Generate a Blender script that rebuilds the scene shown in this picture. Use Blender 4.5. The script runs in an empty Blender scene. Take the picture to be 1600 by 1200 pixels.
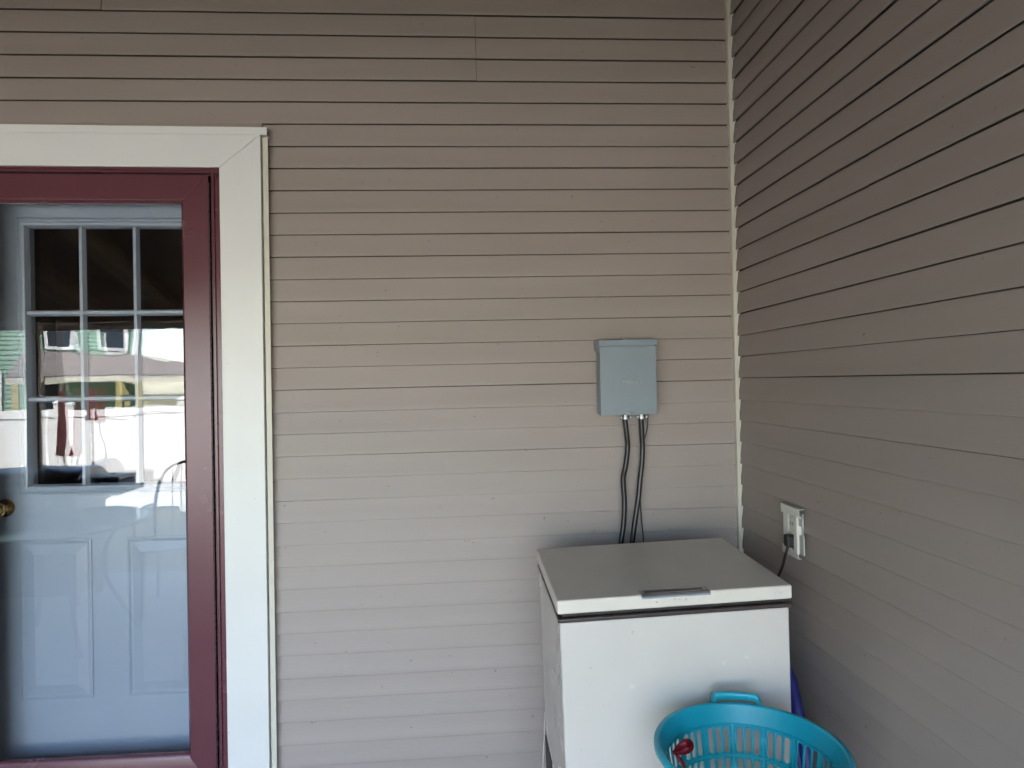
import bpy, bmesh, math, random
from mathutils import Vector, Matrix
random.seed(7)
R = math.radians
H = 1.475                      # camera height above the porch floor
CAM_Y = -2.36863
# ------------------------------------------------------------------ camera
scene = bpy.context.scene
col = scene.collection
cam_d = bpy.data.cameras.new('camera')
cam = bpy.data.objects.new('camera', cam_d)
col.objects.link(cam)
scene.camera = cam
cam_d.sensor_width = 36.0
cam_d.lens = 36.0 * 1057.557 / 1600.0
cam_d.clip_start = 0.02
cam_d.clip_end = 2000.0
yaw, pitch, roll = .06952, -.00335, -.02345
F = Vector((math.sin(yaw) * math.cos(pitch), math.cos(yaw) * math.cos(pitch), math.sin(pitch)))
R0 = Vector((math.cos(yaw), -math.sin(yaw), 0))
U0 = R0.cross(F)
Rv = math.cos(roll) * R0 + math.sin(roll) * U0
Uv = -math.sin(roll) * R0 + math.cos(roll) * U0
cm = Matrix((Rv, Uv, -F)).transposed().to_4x4()
cm.translation = Vector((0, CAM_Y, H))
cam.matrix_world = cm
# ------------------------------------------------------------------ sky, sun, exposure
SUN_EL, SUN_AZ = R(52), R(-20)            # azimuth from +Y (behind the house) towards -X
sd = Vector((math.sin(SUN_AZ) * math.cos(SUN_EL), math.cos(SUN_AZ) * math.cos(SUN_EL), math.sin(SUN_EL)))
world = bpy.data.worlds.new('World')
scene.world = world
world.use_nodes = True
wn = world.node_tree
sky = wn.nodes.new('ShaderNodeTexSky')
sky.sky_type = 'NISHITA'
sky.sun_disc = False
sky.sun_elevation = SUN_EL
sky.sun_rotation = SUN_AZ
sky.air_density = 1.0
sky.dust_density = 1.0
bg = wn.nodes['Background']
bg.inputs['Strength'].default_value = 0.15
wn.links.new(sky.outputs[0], bg.inputs[0])
sl = bpy.data.lights.new('sun', 'SUN')
sl.energy = 3.5
sl.angle = R(0.5)
sl.color = (1.0, 0.95, 0.88)
so = bpy.data.objects.new('sun', sl)
col.objects.link(so)
so.rotation_euler = sd.to_track_quat('Z', 'Y').to_euler()
so.location = (0, 0, 12)
vs = scene.view_settings
vs.view_transform = 'Standard'
vs.look = 'None'
vs.exposure = 3.82
vs.gamma = 1.0
vs.use_curve_mapping = False
scene.cycles.max_bounces = 14
scene.cycles.diffuse_bounces = 7
scene.cycles.glossy_bounces = 6
scene.cycles.transparent_max_bounces = 16

# ------------------------------------------------------------------ materials
def nmat(name):
    m = bpy.data.materials.new(name)
    m.use_nodes = True
    nt = m.node_tree
    return m, nt, nt.nodes['Principled BSDF']

def mat(name, c, rough=.5, var=.06, scale=6, bump=0, bscale=60, metal=0, spec=.5, stretch=None, dirt=None, coat=0):
    """Base colour with soft noise variation, optional bump and dirt specks."""
    m, nt, p = nmat(name)
    N, L = nt.nodes, nt.links
    tc = N.new('ShaderNodeTexCoord')
    mp = N.new('ShaderNodeMapping')
    if stretch: mp.inputs['Scale'].default_value = stretch
    L.new(tc.outputs['Object'], mp.inputs[0])
    nz = N.new('ShaderNodeTexNoise')
    nz.inputs['Scale'].default_value = scale
    nz.inputs['Detail'].default_value = 6
    L.new(mp.outputs[0], nz.inputs['Vector'])
    cr = N.new('ShaderNodeValToRGB')
    cr.color_ramp.elements[0].position = .25
    cr.color_ramp.elements[1].position = .75
    a = [max(0, v * (1 - var)) for v in c]
    b = [min(1, v * (1 + var)) for v in c]
    cr.color_ramp.elements[0].color = (*a, 1)
    cr.color_ramp.elements[1].color = (*b, 1)
    L.new(nz.outputs['Fac'], cr.inputs[0])
    out = cr.outputs[0]
    if dirt:
        dc, dscale, dpos = dirt
        n2 = N.new('ShaderNodeTexNoise')
        n2.inputs['Scale'].default_value = dscale
        n2.inputs['Detail'].default_value = 3
        L.new(tc.outputs['Object'], n2.inputs['Vector'])
        r2 = N.new('ShaderNodeValToRGB')
        r2.color_ramp.elements[0].position = dpos
        r2.color_ramp.elements[1].position = dpos + .05
        L.new(n2.outputs['Fac'], r2.inputs[0])
        mx = N.new('ShaderNodeMix')
        mx.data_type = 'RGBA'
        L.new(r2.outputs[0], mx.inputs[0])
        L.new(out, mx.inputs[6])
        mx.inputs[7].default_value = (*dc, 1)
        out = mx.outputs[2]
    L.new(out, p.inputs['Base Color'])
    # uneven gloss
    mr = N.new('ShaderNodeMapRange')
    mr.inputs['To Min'].default_value = max(.02, rough - .06)
    mr.inputs['To Max'].default_value = min(1, rough + .06)
    L.new(nz.outputs['Fac'], mr.inputs[0])
    L.new(mr.outputs[0], p.inputs['Roughness'])
    p.inputs['Metallic'].default_value = metal
    p.inputs['Specular IOR Level'].default_value = spec
    if coat: p.inputs['Coat Weight'].default_value = coat
    if bump:
        n3 = N.new('ShaderNodeTexNoise')
        n3.inputs['Scale'].default_value = bscale
        n3.inputs['Detail'].default_value = 4
        L.new(mp.outputs[0], n3.inputs['Vector'])
        bp = N.new('ShaderNodeBump')
        bp.inputs['Strength'].default_value = bump
        bp.inputs['Distance'].default_value = .002
        L.new(n3.outputs['Fac'], bp.inputs['Height'])
        L.new(bp.outputs[0], p.inputs['Normal'])
    return m

def glass_mat(name, wav=0.0, wscale=5, tint=(1, 1, 1)):
    """Thin pane: what is not mirrored passes straight through (Schlick, both faces alike)."""
    m, nt, p = nmat(name)
    N, L = nt.nodes, nt.links
    N.remove(p)
    out = N['Material Output']
    lw = N.new('ShaderNodeLayerWeight')
    lw.inputs['Blend'].default_value = .5
    pw = N.new('ShaderNodeMath'); pw.operation = 'POWER'; pw.inputs[1].default_value = 5
    L.new(lw.outputs['Facing'], pw.inputs[0])
    ma = N.new('ShaderNodeMath'); ma.operation = 'MULTIPLY_ADD'
    ma.inputs[1].default_value = .957; ma.inputs[2].default_value = .043
    L.new(pw.outputs[0], ma.inputs[0])
    tr = N.new('ShaderNodeBsdfTransparent'); tr.inputs[0].default_value = (*tint, 1)
    gl = N.new('ShaderNodeBsdfGlossy'); gl.inputs['Roughness'].default_value = 0.0
    mx = N.new('ShaderNodeMixShader')
    L.new(ma.outputs[0], mx.inputs[0]); L.new(tr.outputs[0], mx.inputs[1]); L.new(gl.outputs[0], mx.inputs[2])
    L.new(mx.outputs[0], out.inputs[0])
    if wav:
        tc = N.new('ShaderNodeTexCoord')
        nz = N.new('ShaderNodeTexNoise'); nz.inputs['Scale'].default_value = wscale; nz.inputs['Detail'].default_value = 1
        L.new(tc.outputs['Object'], nz.inputs['Vector'])
        bp = N.new('ShaderNodeBump'); bp.inputs['Strength'].default_value = 1; bp.inputs['Distance'].default_value = wav
        L.new(nz.outputs['Fac'], bp.inputs['Height'])
        L.new(bp.outputs[0], gl.inputs['Normal'])
    return m

M = {}
M['siding'] = mat('siding_vinyl', (.322, .270, .236), .5, .07, 3, .2, 90, stretch=(.3, .3, 3.0), dirt=((.2, .165, .14), 55, .715))
M['sheath'] = mat('sheathing', (.13, .10, .08), .9)
M['ivory'] = mat('ivory_trim', (.71, .70, .655), .42, .03, 4, .06, 60, dirt=((.42, .4, .34), 70, .745))
M['ivory_old'] = mat('ivory_channel', (.60, .56, .46), .5, .05, 5)
M['maroon'] = mat('maroon_enamel', (.118, .037, .046), .26, .05, 5, .04, 120)
M['maroon_dark'] = mat('maroon_deep', (.03, .010, .012), .5)
M['door_grey'] = mat('door_paint', (.30, .35, .41), .38, .04, 3, .1, 60)
M['brass'] = mat('brass', (.55, .36, .14), .2, .1, 6, metal=1)
M['glass'] = glass_mat('storm_glass', .0006, 3.5)
M['glass2'] = glass_mat('door_glass', .0009, 6)
M['room'] = mat('room_shade_black', (.025, .024, .022), .9)  # near-black colour stands in for the darkness of the unlit room
M['box'] = mat('grey_box_enamel', (.205, .243, .262), .38, .05, 9, .08, 60)
M['box_worn'] = mat('grey_box_rubbed', (.28, .33, .342), .42, .12, 60)
M['zinc'] = mat('zinc_metal', (.40, .41, .42), .4, .1, 30, metal=1)
M['conduit'] = mat('black_conduit', (.018, .016, .017), .32, .2, 20, .15, 40)
M['wire'] = mat('thin_wire', (.03, .025, .022), .5)
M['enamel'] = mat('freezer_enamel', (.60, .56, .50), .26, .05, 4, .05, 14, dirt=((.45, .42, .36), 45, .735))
M['lid'] = mat('freezer_enamel_lifted', (.68, .63, .54), .30, .05, 7, .04, 30, dirt=((.35, .32, .27), 50, .76))  # body enamel made paler and warmer, standing in for light on the lid
M['gasket'] = mat('gasket_rubber', (.022, .017, .016), .55, .3, 30)
M['strip'] = mat('brown_trim_strip', (.055, .042, .038), .3, .15, 20)
M['chrome'] = mat('chrome', (.55, .56, .58), .18, .05, 10, metal=.9)
M['inlay'] = mat('brown_inlay', (.05, .035, .025), .35)
M['rust'] = mat('rust_speck', (.12, .09, .07), .8, .3, 40)
M['badge'] = mat('faded_badge', (.56, .56, .60), .5)
M['teal'] = mat('teal_plastic', (.007, .36, .45), .36, .10, 8, .05, 30)
M['ribbon'] = mat('red_ribbon', (.30, .010, .018), .4, .2, 30)
M['blue'] = mat('blue_fabric', (.018, .02, .16), .5, .2, 14, .2, 50)
M['plate'] = mat('outlet_plastic', (.66, .64, .56), .45, .05, 20)
M['socket'] = mat('outlet_box_grey', (.30, .31, .30), .6, .08, 30)
M['clear'] = mat('milky_cover', (.42, .42, .38), .55, .05, 30)
M['black'] = mat('black_rubber', (.012, .012, .012), .45)
M['wood'] = mat('rafter_wood', (.46, .32, .21), .7, .3, 4, .4, 20, stretch=(4, .5, 4))
M['deck'] = mat('deck_wood', (.36, .33, .30), .65, .22, 4, .4, 22, stretch=(.4, 5, 5))
M['stool'] = mat('stool_wood', (.28, .18, .10), .6, .25, 5, .3, 20)
M['grass'] = mat('grass', (.14, .125, .06), .9, .35, 3, .8, 30)
M['concrete'] = mat('concrete', (.36, .35, .33), .85, .12, 2, .3, 20)
M['white_vinyl'] = mat('white_vinyl', (.80, .81, .82), .4, .02, 3)
M['green'] = mat('green_siding', (.20, .33, .24), .6, .06, 2)
M['cream'] = mat('cream_paint', (.52, .49, .40), .5, .05, 3)
M['yellow'] = mat('yellow_paint', (.44, .37, .15), .5, .06, 4)
M['shingle'] = mat('grey_shingle', (.16, .14, .13), .9, .25, 8, .5, 30)
M['wpaint'] = mat('white_paint', (.72, .72, .70), .5, .03, 4)
M['wglass'] = mat('house_window_glass', (.03, .04, .05), .05)
M['grill'] = mat('grill_metal', (.33, .34, .36), .28, .08, 8, metal=.85)
M['grill_dark'] = mat('grill_black', (.03, .03, .032), .4)
M['cooler'] = mat('blue_cooler', (.05, .15, .42), .35)
M['red'] = mat('red_canvas', (.62, .07, .06), .65, .15, 12)
M['roofing'] = mat('roof_board', (.20, .125, .075), .8, .3, 4, .3, 20)
M['leaf'] = mat('leaves', (.06, .11, .03), .7, .4, 5)
M['bark'] = mat('bark', (.12, .09, .07), .9, .3, 8)

# ------------------------------------------------------------------ mesh helpers
class MB:
    def __init__(self):
        self.v, self.f = [], []
    def add(self, vs, fs):
        o = len(self.v)
        self.v += [tuple(p) for p in vs]
        self.f += [tuple(i + o for i in f) for f in fs]
        return self
    def box(self, x0, x1, y0, y1, z0, z1):
        return self.add([(x0, y0, z0), (x1, y0, z0), (x1, y1, z0), (x0, y1, z0), (x0, y0, z1), (x1, y0, z1), (x1, y1, z1), (x0, y1, z1)],
                        [(0, 3, 2, 1), (4, 5, 6, 7), (0, 1, 5, 4), (1, 2, 6, 5), (2, 3, 7, 6), (3, 0, 4, 7)])
    def prism(self, pts, axis, a, b):
        """pts: 2D outline; extruded along axis from a to b. x:(y,z) y:(x,z) z:(x,y)"""
        def P(p, t):
            return {'x': (t, p[0], p[1]), 'y': (p[0], t, p[1]), 'z': (p[0], p[1], t)}[axis]
        n = len(pts)
        vs = [P(p, a) for p in pts] + [P(p, b) for p in pts]
        fs = [tuple(range(n))[::-1], tuple(range(n, 2 * n))]
        fs += [(i, (i + 1) % n, n + (i + 1) % n, n + i) for i in range(n)]
        return self.add(vs, fs)
    def tube(self, path, r, n=8, cap=True):
        path = [Vector(p) for p in path]
        rs = r if isinstance(r, (list, tuple)) else [r] * len(path)
        rings = []
        up = Vector((0.13, 0.31, .94))
        for i, p in enumerate(path):
            t = (path[min(i + 1, len(path) - 1)] - path[max(i - 1, 0)]).normalized()
            a = t.cross(up)
            if a.length < .05: a = t.cross(Vector((1, 0, 0)))
            a.normalize()
            b = t.cross(a)
            rings.append([p + rs[i] * (math.cos(2 * math.pi * k / n) * a + math.sin(2 * math.pi * k / n) * b) for k in range(n)])
        vs = [q for rg in rings for q in rg]
        fs = [(i * n + k, i * n + (k + 1) % n, (i + 1) * n + (k + 1) % n, (i + 1) * n + k) for i in range(len(path) - 1) for k in range(n)]
        if cap:
            fs += [tuple(range(n))[::-1], tuple(range((len(path) - 1) * n, len(path) * n))]
        return self.add(vs, fs)
    def lathe(self, prof, c=(0, 0, 0), n=24):
        vs, fs = [], []
        for r, z in prof:
            for k in range(n):
                a = 2 * math.pi * k / n
                vs.append((c[0] + r * math.cos(a), c[1] + r * math.sin(a), c[2] + z))
        m = len(prof)
        fs = [(i * n + k, i * n + (k + 1) % n, (i + 1) * n + (k + 1) % n, (i + 1) * n + k) for i in range(m - 1) for k in range(n)]
        fs += [tuple(range(n))[::-1], tuple(range((m - 1) * n, m * n))]
        return self.add(vs, fs)
    def mesh(self, name):
        me = bpy.data.meshes.new(name)
        me.from_pydata(self.v, [], self.f)
        bm = bmesh.new()
        bm.from_mesh(me)
        bmesh.ops.recalc_face_normals(bm, faces=bm.faces)
        bm.to_mesh(me)
        bm.free()
        return me
    def build(self, name, m, parent=None, bevel=0, smooth=False, seg=2):
        me = self.mesh(name)
        me.materials.append(M[m])
        o = bpy.data.objects.new(name, me)
        col.objects.link(o)
        o.parent = parent
        if smooth:
            for p in me.polygons: p.use_smooth = True
        if bevel:
            b = o.modifiers.new('bevel', 'BEVEL')
            b.width = bevel
            b.segments = seg
            b.limit_method = 'ANGLE'
            b.angle_limit = R(40)
            if not smooth:
                for p in me.polygons: p.use_smooth = True
                b.harden_normals = True
        return o

def tag(o, label=None, cat=None, group=None, kind=None):
    if label: o['label'] = label
    if cat: o['category'] = cat
    if group: o['group'] = group
    if kind: o['kind'] = kind
    return o

def empty(name, loc=(0, 0, 0), rot=(0, 0, 0)):
    o = bpy.data.objects.new(name, None)
    o.empty_display_size = .1
    col.objects.link(o)
    o.location = loc
    o.rotation_euler = rot
    return o

def smooth_path(pts, sub=6):
    pts = [Vector(p) for p in pts]
    out = []
    for i in range(len(pts) - 1):
        p0, p1, p2, p3 = pts[max(i - 1, 0)], pts[i], pts[i + 1], pts[min(i + 2, len(pts) - 1)]
        for k in range(sub):
            t = k / sub
            out.append(.5 * ((2 * p1) + (p2 - p0) * t + (2 * p0 - 5 * p1 + 4 * p2 - p3) * t * t + (3 * p1 - p0 - 3 * p2 + p3) * t ** 3))
    out.append(pts[-1])
    return out

def wobble(o, pts_scale=1.0):
    return o

# ================================================================== SETTING
GZ = -.5
g = MB()
g.add([(-400, -400, GZ), (400, -400, GZ), (400, 400, GZ), (-400, 400, GZ)], [(0, 1, 2, 3)])
tag(g.build('ground', 'grass'), kind='structure')
p = MB().box(-4.4, .9, -5.2, -3.5, GZ - .1, GZ + .03)
tag(p.build('patio', 'concrete', bevel=.01), kind='structure')

# porch floor: boards running along the house
pf = empty('porch_floor', (0, 0, 0))
tag(pf, kind='structure')
bw, gap = .138, .005
yy = -.06
while yy > -3.2:
    b = MB().box(-4.42, .935, yy - bw, yy, -.03, 0)
    o = b.build('deck_board', 'deck', pf, bevel=.003)
    yy -= bw + gap
fr = MB()
for x in (-4.3, -3, -1.5, 0, .85):
    fr.box(x - .02, x + .02, -3.2, .0, -.25, -.031)
fr.box(-4.4, .9, -3.3, -3.24, -.27, -.031)
fr.build('joist_frame', 'wood', pf)
sk = MB()
for i in range(5):
    sk.box(-4.35 + i * 1.25, -4.23 + i * 1.25, -3.15, -3.03, GZ, -.26)
sk.build('support_post', 'wood', pf)

# ------------------------------------------------------------------ siding walls
S = .0762
ZL0 = 1.28476 + H                      # height of siding line 0
PL = .0150                             # sheathing plane sits this far behind the board edges
WALL_TOP = 2.98
XR = .97562
CORNER_X = XR - .012                   # left edge of the corner post
LEAN = math.tan(R(.55))                # the door unit leans a little to the right
DOOR_X = -1.2545
J_X0 = -.6735                          # outer edge of the side channel at mid height
def j_edge(z): return J_X0 + (z - 1.27) * LEAN

def board_profile(heavy, heavy_above):
    e = .0016 if heavy else 0
    t = .0734 if heavy_above else .0739
    k = .0050 if heavy else .0024
    o_ = .0149 + e                                      # slightly hollow face: flares out towards the butt edge
    def f(q): return .0052 + (o_ - .0052) * (1 - q) ** 1.3
    face = [(f(q), .0034 + (t - .0034) * q) for q in (0, .18, .4, .68)] + [(.0052, t)]
    return ([(.0058, k), (.0126 + e, k), (.0128 + e, .0004 - e), (.0140 + e, -e), (.0150 + e, .0014 - e)] + face +
            [(.0044, t + .0006), (-.0100, t + .0008), (-.0100, t - .0006), (.0034, t - .0012), (.0072, .036), (.0118, k + .002), (.0058, k + .0012)])

def board(parent, place, a, b, z, heavy, du=0.0, top=None, above=False):
    """place(t, u, z): t along the wall, u outward."""
    prof = board_profile(heavy, above)
    n = max(1, min(7, int(round(abs(b - a) / .55))))
    vs, fs = [], []
    m = len(prof)
    ph = random.uniform(0, 6)
    for i in range(n + 1):
        t = a + (b - a) * i / n
        w = .0005 * math.sin(t * 3.1 + ph) + random.uniform(-.0003, .0003)
        zw = .0005 * math.sin(t * 1.7 + ph * 2) + random.uniform(-.0002, .0002)
        for u, zz in prof:
            vs.append(place(t, u + du + (w if u > 0 else 0), z + zz + zw))
    for i in range(n):
        for k in range(m):
            fs.append((i * m + k, i * m + (k + 1) % m, (i + 1) * m + (k + 1) % m, (i + 1) * m + k))
    fs += [tuple(range(m)), tuple(range(n * m, (n + 1) * m))[::-1]]
    o = MB().add(vs, fs).build('siding_board', 'siding', parent, smooth=True)
    o.data.set_sharp_from_angle(angle=R(24))
    return o

hw = empty('house_wall', (0, 0, 0))
tag(hw, 'taupe vinyl clapboard wall facing the camera with door and grey box', 'wall')
back = lambda t, u, z: (t, PL - u, z)
CB = CORNER_X + .004
CASE_TOP = .884 + H
for i in range(-3, 37):
    z = ZL0 - S * i
    hv = i % 3 == 0
    if z < -.07: continue
    if z >= CASE_TOP - .004:
        if i in (1, 2, 3): cuts = [.065]
        elif i in (0, -1, -2): cuts = [-1.19]
        else: cuts = []
    else: cuts = None
    if cuts is not None:
        if cuts:
            c = cuts[0]
            board(hw, back, -4.43, c, z, hv, .0020, above=i % 3 == 1)
            board(hw, back, c + .0018, CB, z, hv, 0, above=i % 3 == 1)
        else:
            board(hw, back, -4.43, CB, z, hv, above=i % 3 == 1)
    else:
        x0 = j_edge(z) - .010
        if z + S > CASE_TOP:                            # the course cut around the head of the casing
            board(hw, back, -4.43, x0 + .002, CASE_TOP + .002, False)
            board(hw, back, x0 + .004, CB, z, hv, above=i % 3 == 1)
        else:
            board(hw, back, x0, CB, z, hv, above=i % 3 == 1)
            board(hw, back, -4.43, 2 * DOOR_X - J_X0 - .004, z, hv, above=i % 3 == 1)
sh = MB()
sh.box(-4.5, 2 * DOOR_X + .83 + .02, PL + .014, PL + .11, -.3, 3.2)
sh.box(-.83 - .02, 1.1, PL + .014, PL + .11, -.3, 3.2)
sh.box(2 * DOOR_X + .83 + .02, -.83 - .02, PL + .014, PL + .11, .77 + H, 3.2)
sh.box(2 * DOOR_X + .83 + .02, -.83 - .02, PL + .014, PL + .11, -.3, .08)
sh.build('sheathing', 'sheath', hw)
# inside corner post
cp = MB()
cp.prism([(CORNER_X, .012), (CORNER_X, -.013), (CORNER_X + .0015, -.0145), (CORNER_X + .0052, -.0145), (CORNER_X + .0060, -.0125), (CORNER_X + .0070, -.0145),
          (CORNER_X + .0112, -.0145), (CORNER_X + .0125, -.013), (CORNER_X + .0125, .012)], 'z', -.28, WALL_TOP + .1)
cp.build('corner_post', 'ivory_old', hw)
cp = MB().box(CORNER_X + .0126, XR + PL, -.004, .012, -.28, WALL_TOP + .1)
cp.build('corner_channel', 'ivory', hw)

rw = empty('wing_wall', (XR, 0, 0))
tag(rw, 'shaded taupe vinyl clapboard side wall with an outlet on it', 'wall')
side = lambda t, u, z: (PL - u, t, z)
DZ = .00589
for i in range(-3, 37):
    z = ZL0 + DZ - S * i
    hv = i % 3 == 0
    if z < -.07: continue
    if i in (10, 11, 12):
        board(rw, side, -5.0, -.7978, z, hv, .0012, above=i % 3 == 1)
        board(rw, side, -.797, -.0045, z, hv, 0, above=i % 3 == 1)
    elif i in (-2, -1, 0, 22, 23, 24):
        board(rw, side, -5.0, -2.6408, z, hv, .0012, above=i % 3 == 1)
        board(rw, side, -2.64, -.0045, z, hv, 0, above=i % 3 == 1)
    else:
        board(rw, side, -5.0, -.0045, z, hv, above=i % 3 == 1)
MB().box(PL + .014, PL + .11, -5.0, .0, -.3, 3.2).build('sheathing', 'sheath', rw)
MB().box(-.02, PL + .1, -5.06, -5.001, GZ, 3.2).build('corner_post', 'ivory', rw, bevel=.004)

lw = empty('left_light_block_wall', (-4.45, 0, 0))  # unseen wall, added to keep side light off the right wall
tag(lw, 'unseen taupe clapboard wall added to block side light at the left porch end', 'wall')
lside = lambda t, u, z: (u - PL, t, z)
for i in range(-3, 37):
    z = ZL0 + DZ - S * i
    if z > -.07: board(lw, lside, -3.55, -.0045, z, i % 3 == 0, above=i % 3 == 1)
MB().box(-PL - .11, -PL - .014, -3.55, .0, -.3, 3.2).build('sheathing', 'sheath', lw)
MB().box(-PL - .1, .02, -3.61, -3.551, GZ, 3.2).build('corner_post', 'ivory', lw, bevel=.004)
# the house the porch leans on (rooms, upper storey and roof, seen by nobody but they shade the porch)
hb = empty('house', (0, 0, 0))
tag(hb, 'two storey house body above and behind the porch', 'house')
u = MB()
u.box(-7, 7, .115, .14, 3.21, 5.6)
u.box(-7, 7, 8, 8.1, GZ, 5.6)
u.box(-7.1, -7, .115, 8.1, GZ, 5.6)
u.box(7, 7.1, -5, 8.1, GZ, 5.6)
u.box(1.09, 7, -5.0, -4.9, GZ, 5.6)
u.box(1.08, 1.09, -5.0, .1, 3.21, 5.6)
u.box(-7, -4.58, -3.55, -3.45, GZ, 5.6)
u.box(-4.58, -4.57, -3.55, .1, 3.21, 5.6)
u.box(-7.1, -7.0, -3.55, .114, GZ, 5.6)
u.build('upper_wall', 'siding', hb)
rf = MB()
rf.add([(-7.5, -.5, 5.5), (7.5, -.5, 5.5), (7.5, 8.6, 5.5), (-7.5, 8.6, 5.5), (-7.5, 4, 8.0), (7.5, 4, 8.0)],
       [(0, 1, 5, 4), (2, 3, 4, 5), (0, 4, 3), (1, 2, 5), (0, 3, 2, 1)])
rf.add([(.9, -5.5, 5.45), (7.4, -5.5, 5.45), (7.4, 0, 5.45), (.9, 0, 5.45), (4.1, -5.5, 7.4), (4.1, 3, 7.4)],
       [(0, 1, 4), (1, 2, 5, 4), (0, 4, 5, 3), (0, 3, 2, 1)])
rf.add([(-7.4, -3.95, 5.45), (-4.2, -3.95, 5.45), (-4.2, 0, 5.45), (-7.4, 0, 5.45), (-5.8, -3.95, 6.8), (-5.8, 2, 6.8)],
       [(0, 1, 4), (1, 2, 5, 4), (0, 4, 5, 3), (0, 3, 2, 1)])
rf.build('roof', 'shingle', hb)
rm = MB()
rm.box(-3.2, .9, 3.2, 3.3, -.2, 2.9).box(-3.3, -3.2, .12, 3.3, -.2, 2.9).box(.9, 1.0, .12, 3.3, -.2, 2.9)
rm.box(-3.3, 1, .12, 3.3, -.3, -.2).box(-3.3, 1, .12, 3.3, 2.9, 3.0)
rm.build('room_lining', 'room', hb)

# ------------------------------------------------------------------ porch roof
pr = empty('porch_roof', (0, 0, 0))
tag(pr, 'open porch roof with dark exposed wooden rafters', 'roof')
HY = -2.95
zr0, zr1 = 3.06, 2.24                 # underside of boards at wall / at the front header
sl_ = (zr0 - zr1) / 2.95
def roof_z(y): return zr0 + sl_ * y
for i in range(9):
    x = .72 - i * .61
    b = MB()
    b.prism([(.0, roof_z(0)), (0, roof_z(0) - .14), (-3.35, roof_z(-3.35) - .14), (-3.35, roof_z(-3.35))], 'x', x - .02, x + .02)
    b.build('rafter', 'wood', pr)
for k in range(24):
    y1 = .1 - k * .149
    b = MB()
    y0 = y1 - .145
    b.prism([(y1, roof_z(y1) + .001), (y1, roof_z(y1) + .02), (y0, roof_z(y0) + .02), (y0, roof_z(y0) + .001)], 'x', -4.44, .96)
    b.build('roof_board', 'roofing', pr)
MB().prism([(.1, roof_z(.1) + .024), (.1, roof_z(.1) + .05), (-3.5, roof_z(-3.5) + .05), (-3.5, roof_z(-3.5) + .024)], 'x', -4.46, 1.08).build('roof_skin', 'shingle', pr)
MB().box(-4.42, .95, -3.0, -2.9, 1.995, roof_z(-3.0) - .142).build('header_beam', 'wood', pr, bevel=.004)
MB().box(-4.44, .96, -3.38, -3.352, roof_z(-3.36) - .15, roof_z(-3.38) - .001).build('fascia', 'wpaint', pr)
posts = [(-4.3, 'far end porch post beside the added left wall'), (-3.205, 'dark porch post whose reflection crosses the storm door glass'), (-1.2, 'porch post standing behind the viewer'), (.88, 'porch post against the end of the side wall')]
for x, lb in posts:
    t = empty('porch_post', (x, HY, 0))
    tag(t, lb, 'post', 'posts along the porch front')
    MB().box(-.045, .045, -.045, .045, .0, 1.994).build('shaft', 'wood', t, bevel=.005)
    MB().box(-.06, .06, -.06, .06, 0.001, .12).build('base_wrap', 'wood', t, bevel=.004)

# ================================================================== DOOR
# everything local to the door's foot centre so that it can lean slightly
LR = R(.55)
def door_root(name):
    # pivot half way up so that the lean matches j_edge()
    piv = Vector((DOOR_X, 0, 1.27))
    off = Vector((-1.27 * math.sin(LR), 0, -1.27 * math.cos(LR)))
    o = empty(name, piv + off, (0, LR, 0))
    return o
ZT = .884 + H                                       # casing top
IN = .4395                                          # half width to the casing's inner edge
OUT = .5765                                         # half width to the outer edge of the flat board
JO = .5975                                          # half width to outer edge of the side channel
ZI = .747 + H                                       # casing inner top
ZB = .06
dc = door_root('door_casing')
tag(dc, 'ivory white door casing with mitred corner around the maroon door', 'door casing')
yf = -.034
for s in (1, -1):
    b = MB()
    b.prism([(s * IN, ZB), (s * OUT, ZB), (s * OUT, ZT - .026 - .0006), (s * IN, ZI - .0006)], 'y', yf, .012)
    b.build('side_casing', 'ivory', dc, bevel=.0025)
    b = MB()                                       # J channel beside it: web, thin front flange, back
    xa, xb = s * (OUT + .0035), s * JO
    b.box(min(xa, xb), max(xa, xb), -.0215, -.0200, ZB, ZT - .031)
    b.box(min(xa, xa + s * .0015), max(xa, xa + s * .0015), -.0199, .0125, ZB, ZT - .031)
    b.build('side_channel', 'ivory_old', dc)
b = MB().prism([(-IN, ZI), (IN, ZI), (OUT, ZT - .026), (-OUT, ZT - .026)], 'y', yf, .012)
b.build('head_casing', 'ivory', dc, bevel=.0025)
b = MB()
b.box(-JO, JO, -.030, -.0285, ZT - .0255, ZT)
b.box(-JO, JO, -.0284, .0125, ZT - .0255, ZT - .024)
b.box(-JO, JO, -.0284, .0125, ZT - .0015, ZT)
b.build('head_channel', 'ivory', dc)

sd_ = door_root('storm_door')
tag(sd_, 'maroon full view storm door with a large reflecting glass pane', 'door')
LF = .4015                                          # leaf half width
GL = .3095                                          # glass half width
zl1 = .722 + H
zg1 = .628 + H
zg0 = -1.222 + H
zl0 = -1.36 + H
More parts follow.
